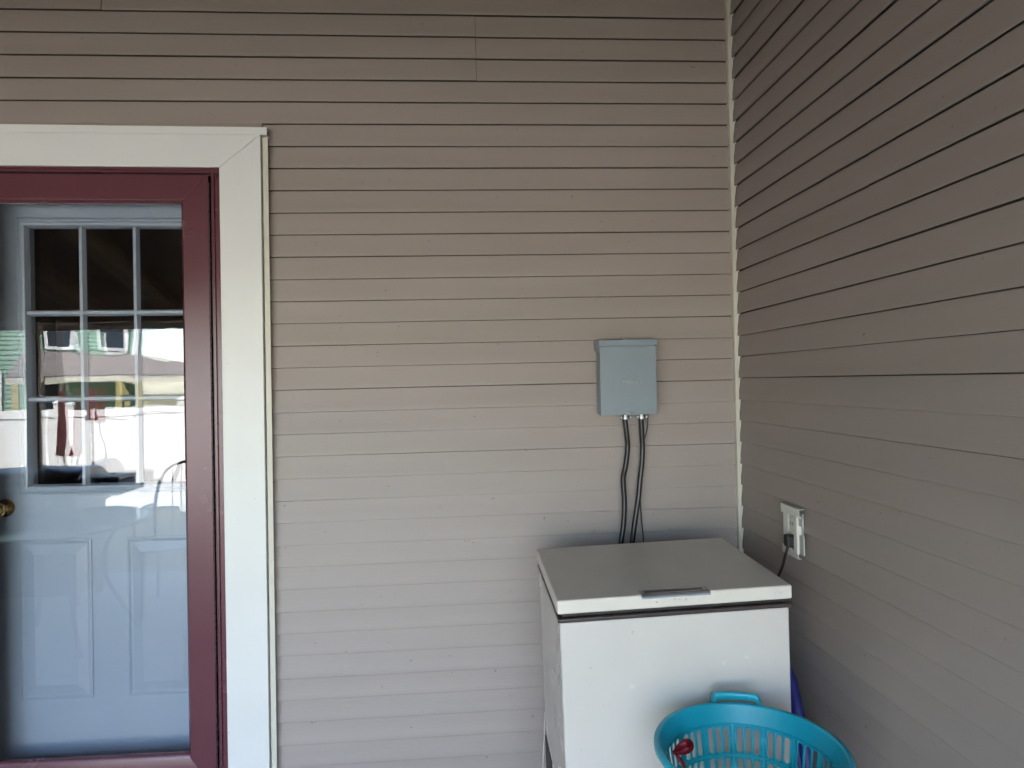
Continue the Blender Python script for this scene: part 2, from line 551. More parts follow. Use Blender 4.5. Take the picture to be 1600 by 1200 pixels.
# z-bar frame fixed to the casing
for s in (1, -1):
    b = MB()
    pr_ = [(IN - .001, -.006), (IN - .001, -.0275), (IN - .013, -.0275), (IN - .0135, -.023), (IN - .0185, -.023), (IN - .019, -.030), (IN - .0255, -.030),
           (IN - .026, -.022), (IN - .0305, -.022), (IN - .0305, -.006)]
    b.prism([(s * x, y) for x, y in pr_], 'z', ZB, ZI - .001)
    b.build('side_jamb', 'maroon', sd_)
b = MB()
b.prism([(-.006, ZI - .001), (-.0285, ZI - .001), (-.0285, ZI - .008), (-.0245, ZI - .009), (-.0245, ZI - .013), (-.0285, ZI - .014), (-.0285, ZI - .018), (-.018, ZI - .0185), (-.006, ZI - .0185)], 'x', -IN + .031, IN - .031)
b.build('head_jamb', 'maroon', sd_)
MB().box(IN - .0305, IN - .0015, -.0315, -.0286, ZI - .019, ZI - .0012).build('corner_cap', 'maroon', sd_, bevel=.0006)
MB().box(-IN + .032, IN - .032, -.012, -.004, zl1 + .001, ZI - .019).build('top_gap_shade', 'maroon_dark', sd_)  # dark strip standing in for the shade in the gap above the leaf
MB().box(IN - .011, IN - .004, -.0295, -.0277, ZI - .037, ZI - .022).build('chain_bracket', 'brass', sd_, bevel=.0005)
# leaf: mitred stiles and rails with a sloping inner bead
def leaf_piece(name, outer, inner, o1, i1):
    """outer edge a-b, inner edge c-d in (x,z); bead slopes to the glass"""
    (a, b), (c, d), = outer, inner
    def lerp(p, q, t): return (p[0] + (q[0] - p[0]) * t, p[1] + (q[1] - p[1]) * t)
    k = .10
    e, f_ = lerp(c, a, k), lerp(d, b, k)
    vs = []
    yF, yB, yG = -.0300, -.004, -.019
    for pnt, y in ((a, yF), (b, yF), (e, yF), (f_, yF), (c, yG), (d, yG), (a, yB), (b, yB), (c, yB), (d, yB)):
        vs.append((pnt[0], y, pnt[1]))
    fs = [(0, 1, 3, 2), (2, 3, 5, 4), (4, 5, 9, 8), (0, 6, 7, 1), (6, 8, 9, 7), (0, 2, 4, 8, 6), (1, 7, 9, 5, 3)]
    return MB().add(vs, fs).build(name, 'maroon', sd_, bevel=.0012)
g_ = .0003
leaf_piece('stile', ((LF, zl0 + g_), (LF, zl1 - g_)), ((GL, zg0 + g_), (GL, zg1 - g_)), 0, 0)
leaf_piece('stile', ((-LF, zl0 + g_), (-LF, zl1 - g_)), ((-GL, zg0 + g_), (-GL, zg1 - g_)), 0, 0)
leaf_piece('top_rail', ((-LF + g_, zl1), (LF - g_, zl1)), ((-GL + g_, zg1), (GL - g_, zg1)), 0, 0)
leaf_piece('bottom_rail', ((-LF + g_, zl0), (LF - g_, zl0)), ((-GL + g_, zg0), (GL - g_, zg0)), 0, 0)
# piano hinge: knuckles down the right edge
b = MB()
z = zl0 + .01
while z < zl1 - .03:
    b.box(LF + .0012, LF + .0042, -.0318, -.020, z, z + .0215)
    z += .025
b.build('piano_hinge', 'maroon_dark', sd_)
MB().box(-GL - .008, GL + .008, -.0145, -.0105, zg0 - .008, zg1 + .008).build('glass_pane', 'glass', sd_)
bb = MB().box(-IN, IN, -.03, .09, ZB - .06, ZB - .001)
bb.build('threshold', 'zinc', sd_)

ed = door_root('entry_door')
tag(ed, 'blue grey panelled entry door with nine pane window behind the storm glass', 'door')
YD = .100                                           # face plane
WX0, WX1 = -.262, .288 - .004
WZ0, WZ1 = -.326 + H, .577 + H
DW = .455
dz0, dz1 = .09, .80 + H
def slab_box(x0, x1, z0_, z1_): return MB().box(x0, x1, YD, YD + .044, z0_, z1_)
# slab as stiles and rails around the window opening, panels set below
sb = MB()
sb.box(-DW, WX0 - .001, YD, YD + .044, dz0, dz1)
sb.box(WX1 + .001, DW, YD, YD + .044, dz0, dz1)
sb.box(WX0 - .001, WX1 + .001, YD, YD + .044, WZ1 + .001, dz1)
sb.box(WX0 - .001, WX1 + .001, YD, YD + .044, dz0, WZ0 - .001)
sb.build('slab', 'door_grey', ed)
def frame_ring(x0, x1, z0_, z1_, prof):
    """sweep profile (inset, y) round a rectangle with mitred corners"""
    vs, fs = [], []
    for ins, y in prof:
        vs += [(x0 + ins, y, z0_ + ins), (x1 - ins, y, z0_ + ins), (x1 - ins, y, z1_ - ins), (x0 + ins, y, z1_ - ins)]
    for i in range(len(prof) - 1):
        for k in range(4):
            fs.append((i * 4 + k, i * 4 + (k + 1) % 4, (i + 1) * 4 + (k + 1) % 4, (i + 1) * 4 + k))
    return MB().add(vs, fs)
frame_ring(WX0 - .03, WX1 + .03, WZ0 - .03, WZ1 + .03, [(0, YD + .001), (0, YD - .009), (.006, YD - .013), (.012, YD - .008), (.020, YD - .012), (.027, YD - .010), (.031, YD + .004), (.033, YD + .014)]).build('window_frame', 'door_grey', ed)
cw = (WX1 - WX0) / 3
rh = (WZ1 - WZ0) / 3
for k in (1, 2):
    x = WX0 + cw * k
    MB().prism([(x - .011, YD + .012), (x - .005, YD - .005), (x + .005, YD - .005), (x + .011, YD + .012)], 'z', WZ0, WZ1).build('muntin', 'door_grey', ed)
for k in (1, 2):
    z = WZ0 + rh * k
    MB().prism([(YD + .0118, z - .011), (YD - .0045, z - .005), (YD - .0045, z + .005), (YD + .0118, z + .011)], 'x', WX0, WX1).build('muntin', 'door_grey', ed)
for i in range(3):
    for j in range(3):
        MB().box(WX0 + cw * i + .002, WX0 + cw * (i + 1) - .002, YD + .0135, YD + .0165, WZ0 + rh * j + .002, WZ0 + rh * (j + 1) - .002).build('pane', 'glass2', ed)
for (px0, px1) in ((-.300, -.060), (.060, .300)):
    z0_, z1_ = -1.072 + H, -.516 + H
    frame_ring(px0, px1, z0_, z1_, [(0, YD - .0005), (0, YD - .004), (.006, YD - .0055), (.012, YD - .0012), (.017, YD - .0008), (.05, YD - .0085), (.0505, YD - .0085)]).build('panel_moulding', 'door_grey', ed)
    MB().box(px0 + .0502, px1 - .0502, YD - .0085, YD - .0005, z0_ + .0502, z1_ - .0502).build('panel', 'door_grey', ed)
kb = MB()
pr_ = [(.030, 0), (.031, .006), (.014, .010), (.012, .030), (.022, .038), (.029, .048), (.028, .058), (.018, .066), (.002, .068)]
vsn = 20
kk = MB().lathe(pr_, n=vsn)
kk.v = [(-.343 + x, YD - .001 - z, -.40 + H + y) for x, y, z in kk.v]
kk.build('knob', 'brass', ed, smooth=True)
jm = MB()
jm.box(-DW - .03, -DW - .004, .0135, YD + .06, ZB, dz1 + .03)
jm.box(DW + .004, DW + .03, .0135, YD + .06, ZB, dz1 + .03)
jm.box(-DW - .004, DW + .004, .0135, YD + .06, dz1 + .004, dz1 + .03)
jm.build('jamb', 'door_grey', ed)
st = MB()
st.box(-DW - .004, -DW + .012, YD - .02, YD - .002, ZB, dz1)
st.box(DW - .012, DW + .004, YD - .02, YD - .002, ZB, dz1)
st.build('stop_strip', 'door_grey', ed)
MB().box(-DW - .03, DW + .03, .0135, YD + .06, ZB - .05, dz0 - .002).build('sill', 'zinc', ed)

# ================================================================== GREY DISCONNECT BOX
bx = empty('electrical_box', (.4615, .0005, H - .123))
tag(bx, 'grey metal electrical disconnect box with embossed bird mark on the siding', 'electrical box')
BW, BH, BD = .197, .257, .078
MB().box(.004, BW - .004, -BD + .004, -.0005, .004, BH - .004).build('back_box', 'box', bx, bevel=.002)
cv = MB()                                           # cover: front sheet with turned edges
cv.box(0.001, BW - .001, -BD - .003, -BD - .0015, .0, BH - .021)
cv.box(0.001, .0025, -BD - .0014, -BD + .038, .0, BH - .021)
cv.box(BW - .0025, BW - .001, -BD - .0014, -BD + .038, .0, BH - .021)
cv.box(.0026, BW - .0026, -BD - .0014, -BD + .012, .0, .0015)
cvo = cv.build('cover', 'box', bx, bevel=.0008)
hd = MB()                                           # rain hood with rounded ears
hd.box(-.002, BW + .002, -BD - .0065, -BD - .005, BH - .019, BH)
hd.box(-.002, BW + .002, -BD - .0049, -.001, BH - .0015, BH)
for x in (-.002, BW + .0005):
    pts = [(-.001, BH - .0016), (-.001, BH - .030), (-BD + .028, BH - .046), (-BD + .010, BH - .051), (-BD - .001, BH - .044), (-BD - .0049, BH - .030), (-BD - .0049, BH - .0016)]
    hd.prism(pts, 'x', x, x + .0015)
hd.build('rain_hood', 'box', bx)
MB().box(.085, .185, -.045, -.001, BH + .0005, BH + .006).build('hub_plate', 'box', bx, bevel=.001)
for x in (.097, .176):
    MB().lathe([(.003, 0), (.0032, .003), (.001, .0045)], (x, -.036, BH + .006), 10).build('screw', 'zinc', bx)
hp = MB()
hp.tube(smooth_path([(.086, -BD - .0045, .006), (.090, -BD - .0065, .010), (.104, -BD - .0065, .010), (.109, -BD - .0045, .006)]), .0016, 6)
hp.build('hasp', 'zinc', bx)
# embossed mark: lettering under a bird-like outline
tcu = bpy.data.curves.new('lettering', 'FONT')
tcu.body = 'Milbank'
tcu.size = .0180
tcu.extrude = .0011
tob = bpy.data.objects.new('lettering_source', tcu)
col.objects.link(tob)
bpy.context.view_layer.update()
tme = bpy.data.meshes.new_from_object(tob.evaluated_get(bpy.context.evaluated_depsgraph_get()))
bpy.data.objects.remove(tob)
tme.materials.clear()
tme.materials.append(M['box_worn'])
lt = bpy.data.objects.new('lettering', tme)
col.objects.link(lt)
lt.parent = cvo
lt.rotation_euler = (R(90), 0, 0)
lt.location = (.077, -BD - .0034, .1075)
em = MB()
em.tube(smooth_path([(.052, -BD - .003, .1085), (.066, -BD - .0034, .110), (.077, -BD - .0036, .122), (.092, -BD - .0036, .1275), (.108, -BD - .0036, .1235), (.118, -BD - .0036, .1285), (.131, -BD - .0036, .126), (.140, -BD - .0036, .116), (.143, -BD - .003, .1065)]), .0011, 6)
em.tube(smooth_path([(.106, -BD - .003, .126), (.109, -BD - .0036, .133), (.1065, -BD - .003, .138)]), .0016, 6)
em.tube(smooth_path([(.122, -BD - .003, .145), (.131, -BD - .0036, .1445), (.138, -BD - .0036, .139), (.149, -BD - .003, .137)]), .0011, 6)
em.build('bird_emblem', 'box_worn', cvo, smooth=True)

def conn(x, parent):
    c = MB()
    c.lathe([(.013, 0), (.013, .010), (.0105, .011), (.0105, .017)], (x, -.045, -.017), 14)
    c.box(x - .019, x - .0125, -.052, -.038, -.014, -.006)
    c.box(x + .0125, x + .019, -.052, -.038, -.014, -.006)
    c.build('cable_clamp', 'zinc', parent)
conn(.094, bx)
conn(.151, bx)
for x in (.0775, .1105):
    s_ = MB().lathe([(.0045, 0), (.004, .003), (.001, .004)], n=10)
    s_.v = [(x + a, -.0535 - c, -.0095 + b) for a, b, c in s_.v]
    s_.build('clamp_screw', 'zinc', bx)

def cable(name, pts, r, m, label, seg=8):
    o = MB().tube(smooth_path(pts, seg), r, 10).build(name, m, None, smooth=True)
    tag(o, label, 'cable')
    return o
def cz(z): return z + H
cy_ = -.045
cable('flexible_conduit', [(.553, cy_, cz(-.139)), (.5595, cy_ + .004, cz(-.20)), (.562, cy_ + .008, cz(-.241)), (.553, cy_ + .004, cz(-.30)), (.544, cy_ + .01, cz(-.352)), (.547, cy_ + .01, cz(-.43)), (.541, cy_ + .008, cz(-.51)), (.530, cy_, cz(-.565)), (.517, cy_ - .01, cz(-.68)), (.515, cy_ - .01, .35), (.52, cy_, .02)],
      .0092, 'conduit', 'thick black conduit leaving the box on the left, bending down behind the freezer')
cable('flexible_conduit', [(.610, cy_, cz(-.139)), (.6125, cy_ + .004, cz(-.19)), (.615, cy_ + .008, cz(-.242)), (.611, cy_ + .008, cz(-.30)), (.604, cy_ + .006, cz(-.345)), (.596, cy_ + .004, cz(-.41)), (.584, cy_, cz(-.475)), (.568, cy_ - .005, cz(-.565)), (.552, cy_ - .01, cz(-.68)), (.548, cy_ - .01, .35), (.555, cy_, .02)],
      .0092, 'conduit', 'thick black conduit leaving the box on the right, beside the thin wire')
cable('thin_wire', [(.636, -.04, cz(-.122)), (.634, -.036, cz(-.17)), (.626, -.024, cz(-.215)), (.619, -.015, cz(-.27)), (.606, -.012, cz(-.36)), (.609, -.012, cz(-.43)), (.613, -.012, cz(-.51)), (.617, -.012, cz(-.57)), (.622, -.012, cz(-.75)), (.62, -.014, .02)],
      .0022, 'wire', 'thin dark wire hanging from the box next to the right conduit')

# ================================================================== FREEZER
fz = empty('chest_freezer', (.216, -.692, H - .550))
fz.rotation_mode = 'XYZ'
M_rot = Matrix.Rotation(.0031, 3, 'Z') @ Matrix.Rotation(-.0208, 3, 'Y') @ Matrix.Rotation(.0327, 3, 'X')
fz.rotation_euler = M_rot.to_euler('XYZ')
tag(fz, 'old white chest freezer with closed lid and chrome handle plate in the corner', 'freezer')
FW, FD = .608, .472
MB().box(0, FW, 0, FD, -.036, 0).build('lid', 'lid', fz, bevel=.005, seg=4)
# lid is the body's enamel, lightened for missing bounce light; a slimmer inner pan under it
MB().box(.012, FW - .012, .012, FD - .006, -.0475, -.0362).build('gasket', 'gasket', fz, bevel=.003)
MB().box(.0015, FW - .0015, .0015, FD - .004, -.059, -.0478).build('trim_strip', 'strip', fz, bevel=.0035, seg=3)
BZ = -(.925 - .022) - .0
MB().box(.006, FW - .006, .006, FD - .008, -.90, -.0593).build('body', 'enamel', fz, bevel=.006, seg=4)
hpn = MB()
hx0, hx1 = .214, .392
hpn.prism([(-.0062, -.0085), (-.0035, .0016), (-.002, .0028), (.004, .0028), (.004, .0004), (-.0004, .0002), (-.0006, -.0085)], 'x', hx0, hx1)
hpn.box(hx0, hx1, .0041, .0075, .0002, .0028)
hpn.box(hx0, hx0 + .014, .0076, .024, .0002, .0028)
hpn.box(hx1 - .014, hx1, .0076, .024, .0002, .0028)
hpn.box(hx0, hx1, .0241, .028, .0002, .0028)
ho = hpn.build('handle_plate', 'chrome', fz, bevel=.0008)
MB().box(hx0 + .0142, hx1 - .0142, .0077, .0239, .0002, .0014).build('inlay', 'inlay', ho)
sp = MB()
for (x, z, r) in ((.252, -.0185, .0012), (.2545, -.0205, .0016), (.303, -.0135, .0013), (.299, -.0165, .001), (.313, -.0165, .0009), (.330, -.0175, .0015), (.328, -.0205, .0009), (.276, -.0145, .0007), (.345, -.012, .0006), (.235, -.021, .0007)):
    n = 7
    vs = [(x + r * random.uniform(.7, 1.2) * math.cos(2 * math.pi * k / n), -.0004, z + r * random.uniform(.7, 1.3) * math.sin(2 * math.pi * k / n)) for k in range(n)]
    sp.add(vs, [tuple(range(n))])
for (x, y, r) in ((.258, .085, .0018), (.12, .2, .0009), (.4, .3, .001), (.22, .33, .0012)):
    n = 7
    sp.add([(x + r * math.cos(2 * math.pi * k / n), y + r * random.uniform(.6, 1.2) * math.sin(2 * math.pi * k / n), .0004) for k in range(n)], [tuple(range(n))])
tag(sp.build('rust_specks', 'rust', fz), kind='stuff')
bd = MB()
for k, (x, h) in enumerate(((.561, .007), (.567, .009), (.573, .006), (.579, .008))):
    bd.box(x, x + .0035, -.0006, -.0001, -.022 + (k % 2) * .001, -.022 + h)
bd.build('faded_badge', 'badge', fz)
# loose rear side panel at the bottom left: bright bent edge with a dark slot
fl = MB()
fl.add([(.0055, FD - .03, -.525), (.0055, FD - .012, -.525), (-.016, FD - .012, -.78), (-.016, FD - .03, -.78), (.0040, FD - .03, -.525), (.0040, FD - .012, -.525), (-.0185, FD - .012, -.78), (-.0185, FD - .03, -.78)],
       [(0, 1, 2, 3), (4, 7, 6, 5), (0, 4, 5, 1), (2, 6, 7, 3), (0, 3, 7, 4), (1, 5, 6, 2)])
fl.build('bent_panel_edge', 'enamel', fz)
vt = MB()
vt.box(.0035, .0058, FD - .16, FD - .0125, -.86, -.60)
vt.build('vent_opening', 'gasket', fz)
for x in (.05, FW - .05):
    for y in (.05, FD - .05):
        zz = -(H - .55)
        # feet reach the porch floor although the cabinet leans
        top = M_rot @ Vector((x, y, -.9))
        ln = max(.004, (top.z - (.0 - (H - .55))) / math.cos(.035))
        MB().lathe([(.018, 0), (.018, ln + .004)], (x, y, -.9 - ln), 14).build('foot', 'black', fz)

# ================================================================== OUTLET ON THE SIDE WALL
ot = empty('wall_outlet', (XR, -.348, H - .54))
tag(ot, 'open wall outlet framed by loose ivory channel pieces, black plug in it', 'outlet')
# local: x outwards = -x, y runs to -y (towards the viewer), z up;  width .118, height .147
def ob(n, m, x0, x1, y0, y1, z0, z1, bev=.0008, par=None):
    return MB().box(-x1, -x0, -y1, -y0, z0, z1).build(n, m, par or ot, bevel=bev)
ob('back_box', 'socket', -.003, .003, .012, .108, .012, .134)
def channel(n, y0, y1, z0, z1, proud, vert):
    b = MB()
    t = .0016
    if vert:
        b.box(-proud, -proud + t, -y1, -y0, z0, z1)
        b.box(-proud + t, .002, -y0 - t, -y0, z0, z1)
        b.box(-proud + t, .002, -y1, -y1 + t, z0, z1)
    else:
        b.box(-proud, -proud + t, -y1, -y0, z0, z1)
        b.box(-proud + t, .002, -y1, -y0, z1 - t, z1)
        b.box(-proud + t, -proud + .010, -y1, -y0, z0, z0 + t)
    return b.build(n, 'plate', ot)
channel('top_channel', .0, .113, .122, .148, .015, False)
channel('bottom_channel', .006, .106, .0, .024, .015, False)
channel('far_channel', .010, .038, .0245, .1215, .012, True)
channel('near_channel', .084, .104, .016, .126, .0175, True)
ob('receptacle', 'plate', .0035, .011, .044, .080, .028, .118, .002)
for z0_ in (.082, .046):
    for dy in (.054, .066):
        ob('slot', 'black', .011, .0114, dy, dy + .003, z0_ + .010, z0_ + .020, 0)
ob('cover_flap', 'clear', .006, .011, .1045, .130, .016, .072, .002)
ob('cover_flap', 'clear', .006, .012, .1045, .126, .098, .122, .002)
pg = MB().box(-.036, -.0116, -.083, -.055, .030, .066).build('plug', 'black', None, bevel=.005)
pg.parent = ot
crd = MB().tube(smooth_path([(-.028, -.069, .034), (-.033, -.066, .010), (-.038, -.050, -.035), (-.044, -.024, -.085), (-.050, .0, -.15), (-.055, .02, -.30), (-.06, .05, -.60), (-.08, .08, -.90)]), .0042, 8)
crd.build('cord', 'black', ot, smooth=True)

# ================================================================== LAUNDRY BASKET
RB = .196                                           # rim radius
bk = empty('laundry_basket', (.598, -.943, .675 - .285))
tag(bk, 'round teal plastic laundry basket with slotted sides in front of the freezer', 'basket')
BHt = .285
def brad(h):                                        # inner radius at height h above the base
    t = h / BHt
    return .146 + (.190 - .146) * t ** .8
wl = MB()
NT = 16                                             # groups of three slots
def pt(th, h, dr=0): r = brad(h) + dr; return (r * math.cos(th), r * math.sin(th), h)
rows = [(.030, .096), (.100, .166), (.170, .236)]    # bands holding a row of slots
T3 = 2 * math.pi / NT
edges_t = []
SW = .0195 / .18                                    # slot cell width in radians
th0 = R(90) - T3 * .5 + .02
K = 5
def quadpatch(t0, t1, h0, h1, nt=2):
    for a in range(nt):
        ta, tb = t0 + (t1 - t0) * a / nt, t0 + (t1 - t0) * (a + 1) / nt
        wl.add([pt(ta, h0), pt(tb, h0), pt(tb, h1), pt(ta, h1)], [(0, 1, 2, 3)])
def slotcell(t0, t1, h0, h1):
    tc_, hc = (t0 + t1) / 2, (h0 + h1) / 2
    hw_ = (t1 - t0) / 2
    a = hw_ * .66                                   # half slot width in radians
    ra = a * .18
    hs = (h1 - h0) / 2 - .004 - ra
    ins, outp = [], []
    for k in range(9):
        ph = math.pi * k / 8
        ins.append((tc_ + a * math.cos(ph), hc + hs + ra * math.sin(ph)))
    for k in range(9):
        ph = math.pi + math.pi * k / 8
        ins.append((tc_ + a * math.cos(ph), hc - hs + ra * math.sin(ph)))
    for (t, h) in ins:
        dx, dh = (t - tc_) / hw_, (h - hc) / ((h1 - h0) / 2)
        s = max(abs(dx) , abs(dh))
        if abs(abs(t - tc_) - a) < 1e-6 : outp.append((tc_ + math.copysign(hw_, t - tc_), h))
        else: outp.append((tc_ + dx / .66 * hw_, h1 if h > hc else h0))
    n = len(ins)
    vs = [pt(*q) for q in ins] + [pt(*q) for q in outp]
    fs = [(i, (i + 1) % n, n + (i + 1) % n, n + i) for i in range(n)]
    # corner fillers
    wl.add(vs, fs)
    for (i, ct, ch) in ((0, t1, h1), (8, t0, h1), (9, t0, h0), (17, t1, h0)):
        j = {0: 1, 8: 7, 9: 10, 17: 16}[i]
        wl.add([pt(*outp[i]), pt(*outp[j]), pt(ct, ch)], [(0, 1, 2)])
for gidx in range(NT):
    t0 = th0 + gidx * T3
    ts = [t0, t0 + (T3 - 3 * SW) / 2]
    for (h0, h1) in rows:
        ma = (T3 - 3 * SW) / 2
        quadpatch(t0, t0 + ma, h0, h1)
        for k in range(3):
            slotcell(t0 + ma + k * SW, t0 + ma + (k + 1) * SW, h0, h1)
        quadpatch(t0 + ma + 3 * SW, t0 + T3, h0, h1)
    for (h0, h1) in ((0.0, .030), (.096, .100), (.166, .170), (.236, .240)):
        quadpatch(t0, t0 + T3, h0, h1, 8)
wo = wl.build('slotted_wall', 'teal', bk, smooth=True)
bm_ = bmesh.new(); bm_.from_mesh(wo.data); bmesh.ops.remove_doubles(bm_, verts=bm_.verts, dist=1e-5); bmesh.ops.recalc_face_normals(bm_, faces=bm_.faces); bm_.to_mesh(wo.data); bm_.free()
sm = wo.modifiers.new('solid', 'SOLIDIFY'); sm.thickness = .0028; sm.offset = 0
# plain upper band with a step ring and a rolled rim
bnd = MB()
n = 96
prof = [(brad(.2402) - .0014, .2402), (brad(.2402) - .0045, .2405), (brad(.243) - .0040, .2440), (.1915, BHt - .006), (.1925, BHt - .001), (.1950, BHt), (.2030, BHt - .001), (.2048, BHt - .004), (.2045, BHt - .013), (.2030, BHt - .014), (.2020, BHt - .006), (.1955, BHt - .006), (brad(.243) + .0014, .2402)]
vs, fs = [], []
m_ = len(prof)
for k in range(n):
    a = 2 * math.pi * k / n
    for r, z in prof: vs.append((r * math.cos(a), r * math.sin(a), z))
for k in range(n):
    for i in range(m_):
        fs.append((k * m_ + i, k * m_ + (i + 1) % m_, ((k + 1) % n) * m_ + (i + 1) % m_, ((k + 1) % n) * m_ + i))
bnd.add(vs, fs)
bnd.build('rim', 'teal', bk, smooth=True)
bt = MB().lathe([(.144, .002), (.146, .0), (.146, -.003), (.001, -.003)], n=48)
bt.build('base', 'teal', bk)
def handle(th):
    hm = MB()
    # grip: strip standing up from the rim with an opening under it
    N_ = 20
    half = .285
    vs, fs = [], []
    sec = []
    for k in range(N_ + 1):
        t = -half + 2 * half * k / N_
        e = abs(t) / half
        rise = .024 * min(1, (1 - e) / .12) ** .5 if e < 1 else 0
        a = th + t
        r0_, r1_ = .1985, .2065
        zt = BHt - .001 + rise
        zb_ = BHt - .0005 + (.0075 if e < .86 else 0.0)
        sec.append([(r0_ * math.cos(a), r0_ * math.sin(a), zt - .001), ((r0_ + .002) * math.cos(a), (r0_ + .002) * math.sin(a), zt), (r1_ * math.cos(a), r1_ * math.sin(a), zt), ((r1_ + .016) * math.cos(a), (r1_ + .016) * math.sin(a), zt - .006), ((r1_ + .015) * math.cos(a), (r1_ + .015) * math.sin(a), zt - .010), (r1_ * math.cos(a), r1_ * math.sin(a), zb_ ), (r0_ * math.cos(a), r0_ * math.sin(a), zb_)])
    q = len(sec[0])
    for s_ in sec: vs += s_
    for k in range(N_):
        for i in range(q):
            fs.append((k * q + i, k * q + (i + 1) % q, (k + 1) * q + (i + 1) % q, (k + 1) * q + i))
    fs += [tuple(range(q)), tuple(range(N_ * q, (N_ + 1) * q))]
    hm.add(vs, fs)
    hm.build('handle', 'teal', bk, smooth=True)
handle(R(76))
handle(R(256))
# red ribbon tied through a slot
rb = empty('red_ribbon', (0, 0, 0))
tag(rb, 'small red ribbon bow tied to a slot inside the teal basket', 'ribbon')
def strip(path, wid, m='ribbon', name='loop', par=None):
    P_ = smooth_path(path, 5)
    vs, fs = [], []
    nn = len(P_)
    for i, p_ in enumerate(P_):
        t = (P_[min(i + 1, nn - 1)] - P_[max(i - 1, 0)]).normalized()
        w = wid * (.35 + .65 * math.sin(math.pi * min(.95, (i + .8) / nn))) * .5
        sdir = t.cross(Vector((.25, -.9, .35))).normalized()
        vs += [p_ + sdir * w, p_ - sdir * w]
    for i in range(nn - 1): fs.append((2 * i, 2 * i + 1, 2 * i + 3, 2 * i + 2))
    o = MB().add(vs, fs).build(name, m, par, smooth=True)
    s_ = o.modifiers.new('solid', 'SOLIDIFY'); s_.thickness = .0008
    return o
kn = Vector((.4515, -.875, .632))
RBK = kn
strip([kn, kn + Vector((.012, -.004, .014)), kn + Vector((.028, -.006, .022)), kn + Vector((.034, -.006, .014)), kn + Vector((.022, -.008, .006)), kn + Vector((.004, -.004, .0))], .020, name='loop', par=rb)
strip([kn, kn + Vector((.009, -.004, -.012)), kn + Vector((.018, -.008, -.026)), kn + Vector((.024, -.010, -.042))], .010, name='tail', par=rb)
MB().lathe([(.001, -.005), (.0045, -.003), (.0052, 0), (.0045, .003), (.001, .005)], tuple(kn), 10).build('knot', 'ribbon', rb, smooth=True)

# stool under the basket (its top is below the picture)
sto = empty('step_stool', (.598, -.943, 0))
tag(sto, 'low wooden stool under the teal laundry basket', 'stool')
stz = .675 - .285 - .0035
MB().box(-.17, .17, -.16, .16, stz - .022, stz).build('seat', 'stool', sto, bevel=.004)
for sx in (-1, 1):
    for sy in (-1, 1):
        MB().box(sx * .14 - .018, sx * .14 + .018, sy * .13 - .018, sy * .13 + .018, 0, stz - .0225).build('leg', 'stool', sto, bevel=.003)

# ================================================================== BLUE BUNDLE between freezer and wall
bl = MB()
path = smooth_path([(.888, -.395, .74), (.889, -.425, .66), (.890, -.455, .58), (.892, -.50, .44), (.893, -.545, .26), (.894, -.565, .03)], 5)
nn = 36
vs, fs = [], []
for i, c in enumerate(path):
    t = i / (len(path) - 1)
    rad = .006 + .062 * min(1, t * 2.0) ** .75
    for k in range(nn):
        a = 2 * math.pi * k / nn
        rr = rad * (1 + .17 * math.sin(a * 7 + .9 * math.sin(t * 3)) * (.4 + t))
        vs.append((c.x + min(1, .052 / max(rad, .052)) * .92 * rr * math.cos(a), c.y + rr * math.sin(a) * 1.15, c.z + .25 * rr * math.sin(a)))
for i in range(len(path) - 1):
    for k in range(nn):
        fs.append((i * nn + k, i * nn + (k + 1) % nn, (i + 1) * nn + (k + 1) % nn, (i + 1) * nn + k))
fs += [tuple(range(nn))[::-1], tuple(range((len(path) - 1) * nn, len(path) * nn))]
blo = bl.add(vs, fs).build('folded_tarp', 'blue', None, smooth=True)
tag(blo, 'dark blue folded bundle leaning in the gap between freezer and side wall', 'tarp')

# ================================================================== YARD (seen mirrored in the door glass)
fnx = [(-16.0 + 1.9 * i) for i in range(10)]
fe = empty('vinyl_fence', (0, -9, GZ))
tag(fe, 'white vinyl privacy fence across the yard, mirrored in the door glass', 'fence')
for i, x in enumerate(fnx):
    hgt = 1.80
    MB().box(x - .06, x + .06, -.06, .06, 0, hgt).build('fence_post', 'white_vinyl', fe, bevel=.006)
    MB().add([(x - .075, -.075, hgt + .001), (x + .075, -.075, hgt + .001), (x + .075, .075, hgt + .001), (x - .075, .075, hgt + .001), (x, 0, hgt + .06)], [(0, 1, 4), (1, 2, 4), (2, 3, 4), (3, 0, 4), (0, 3, 2, 1)]).build('post_cap', 'white_vinyl', fe)
    if i < len(fnx) - 1:
        xa, xb = x + .061, fnx[i + 1] - .061
        MB().box(xa, xb, -.03, .03, 1.58, 1.70).build('rail', 'white_vinyl', fe, bevel=.005)
        MB().box(xa, xb, -.03, .03, .08, .2).build('rail', 'white_vinyl', fe, bevel=.005)
        nb = 10
        for k in range(nb):
            w = (xb - xa) / nb
            MB().box(xa + k * w + .002, xa + (k + 1) * w - .002, -.012, .012, .201, 1.579).build('fence_board', 'white_vinyl', fe)

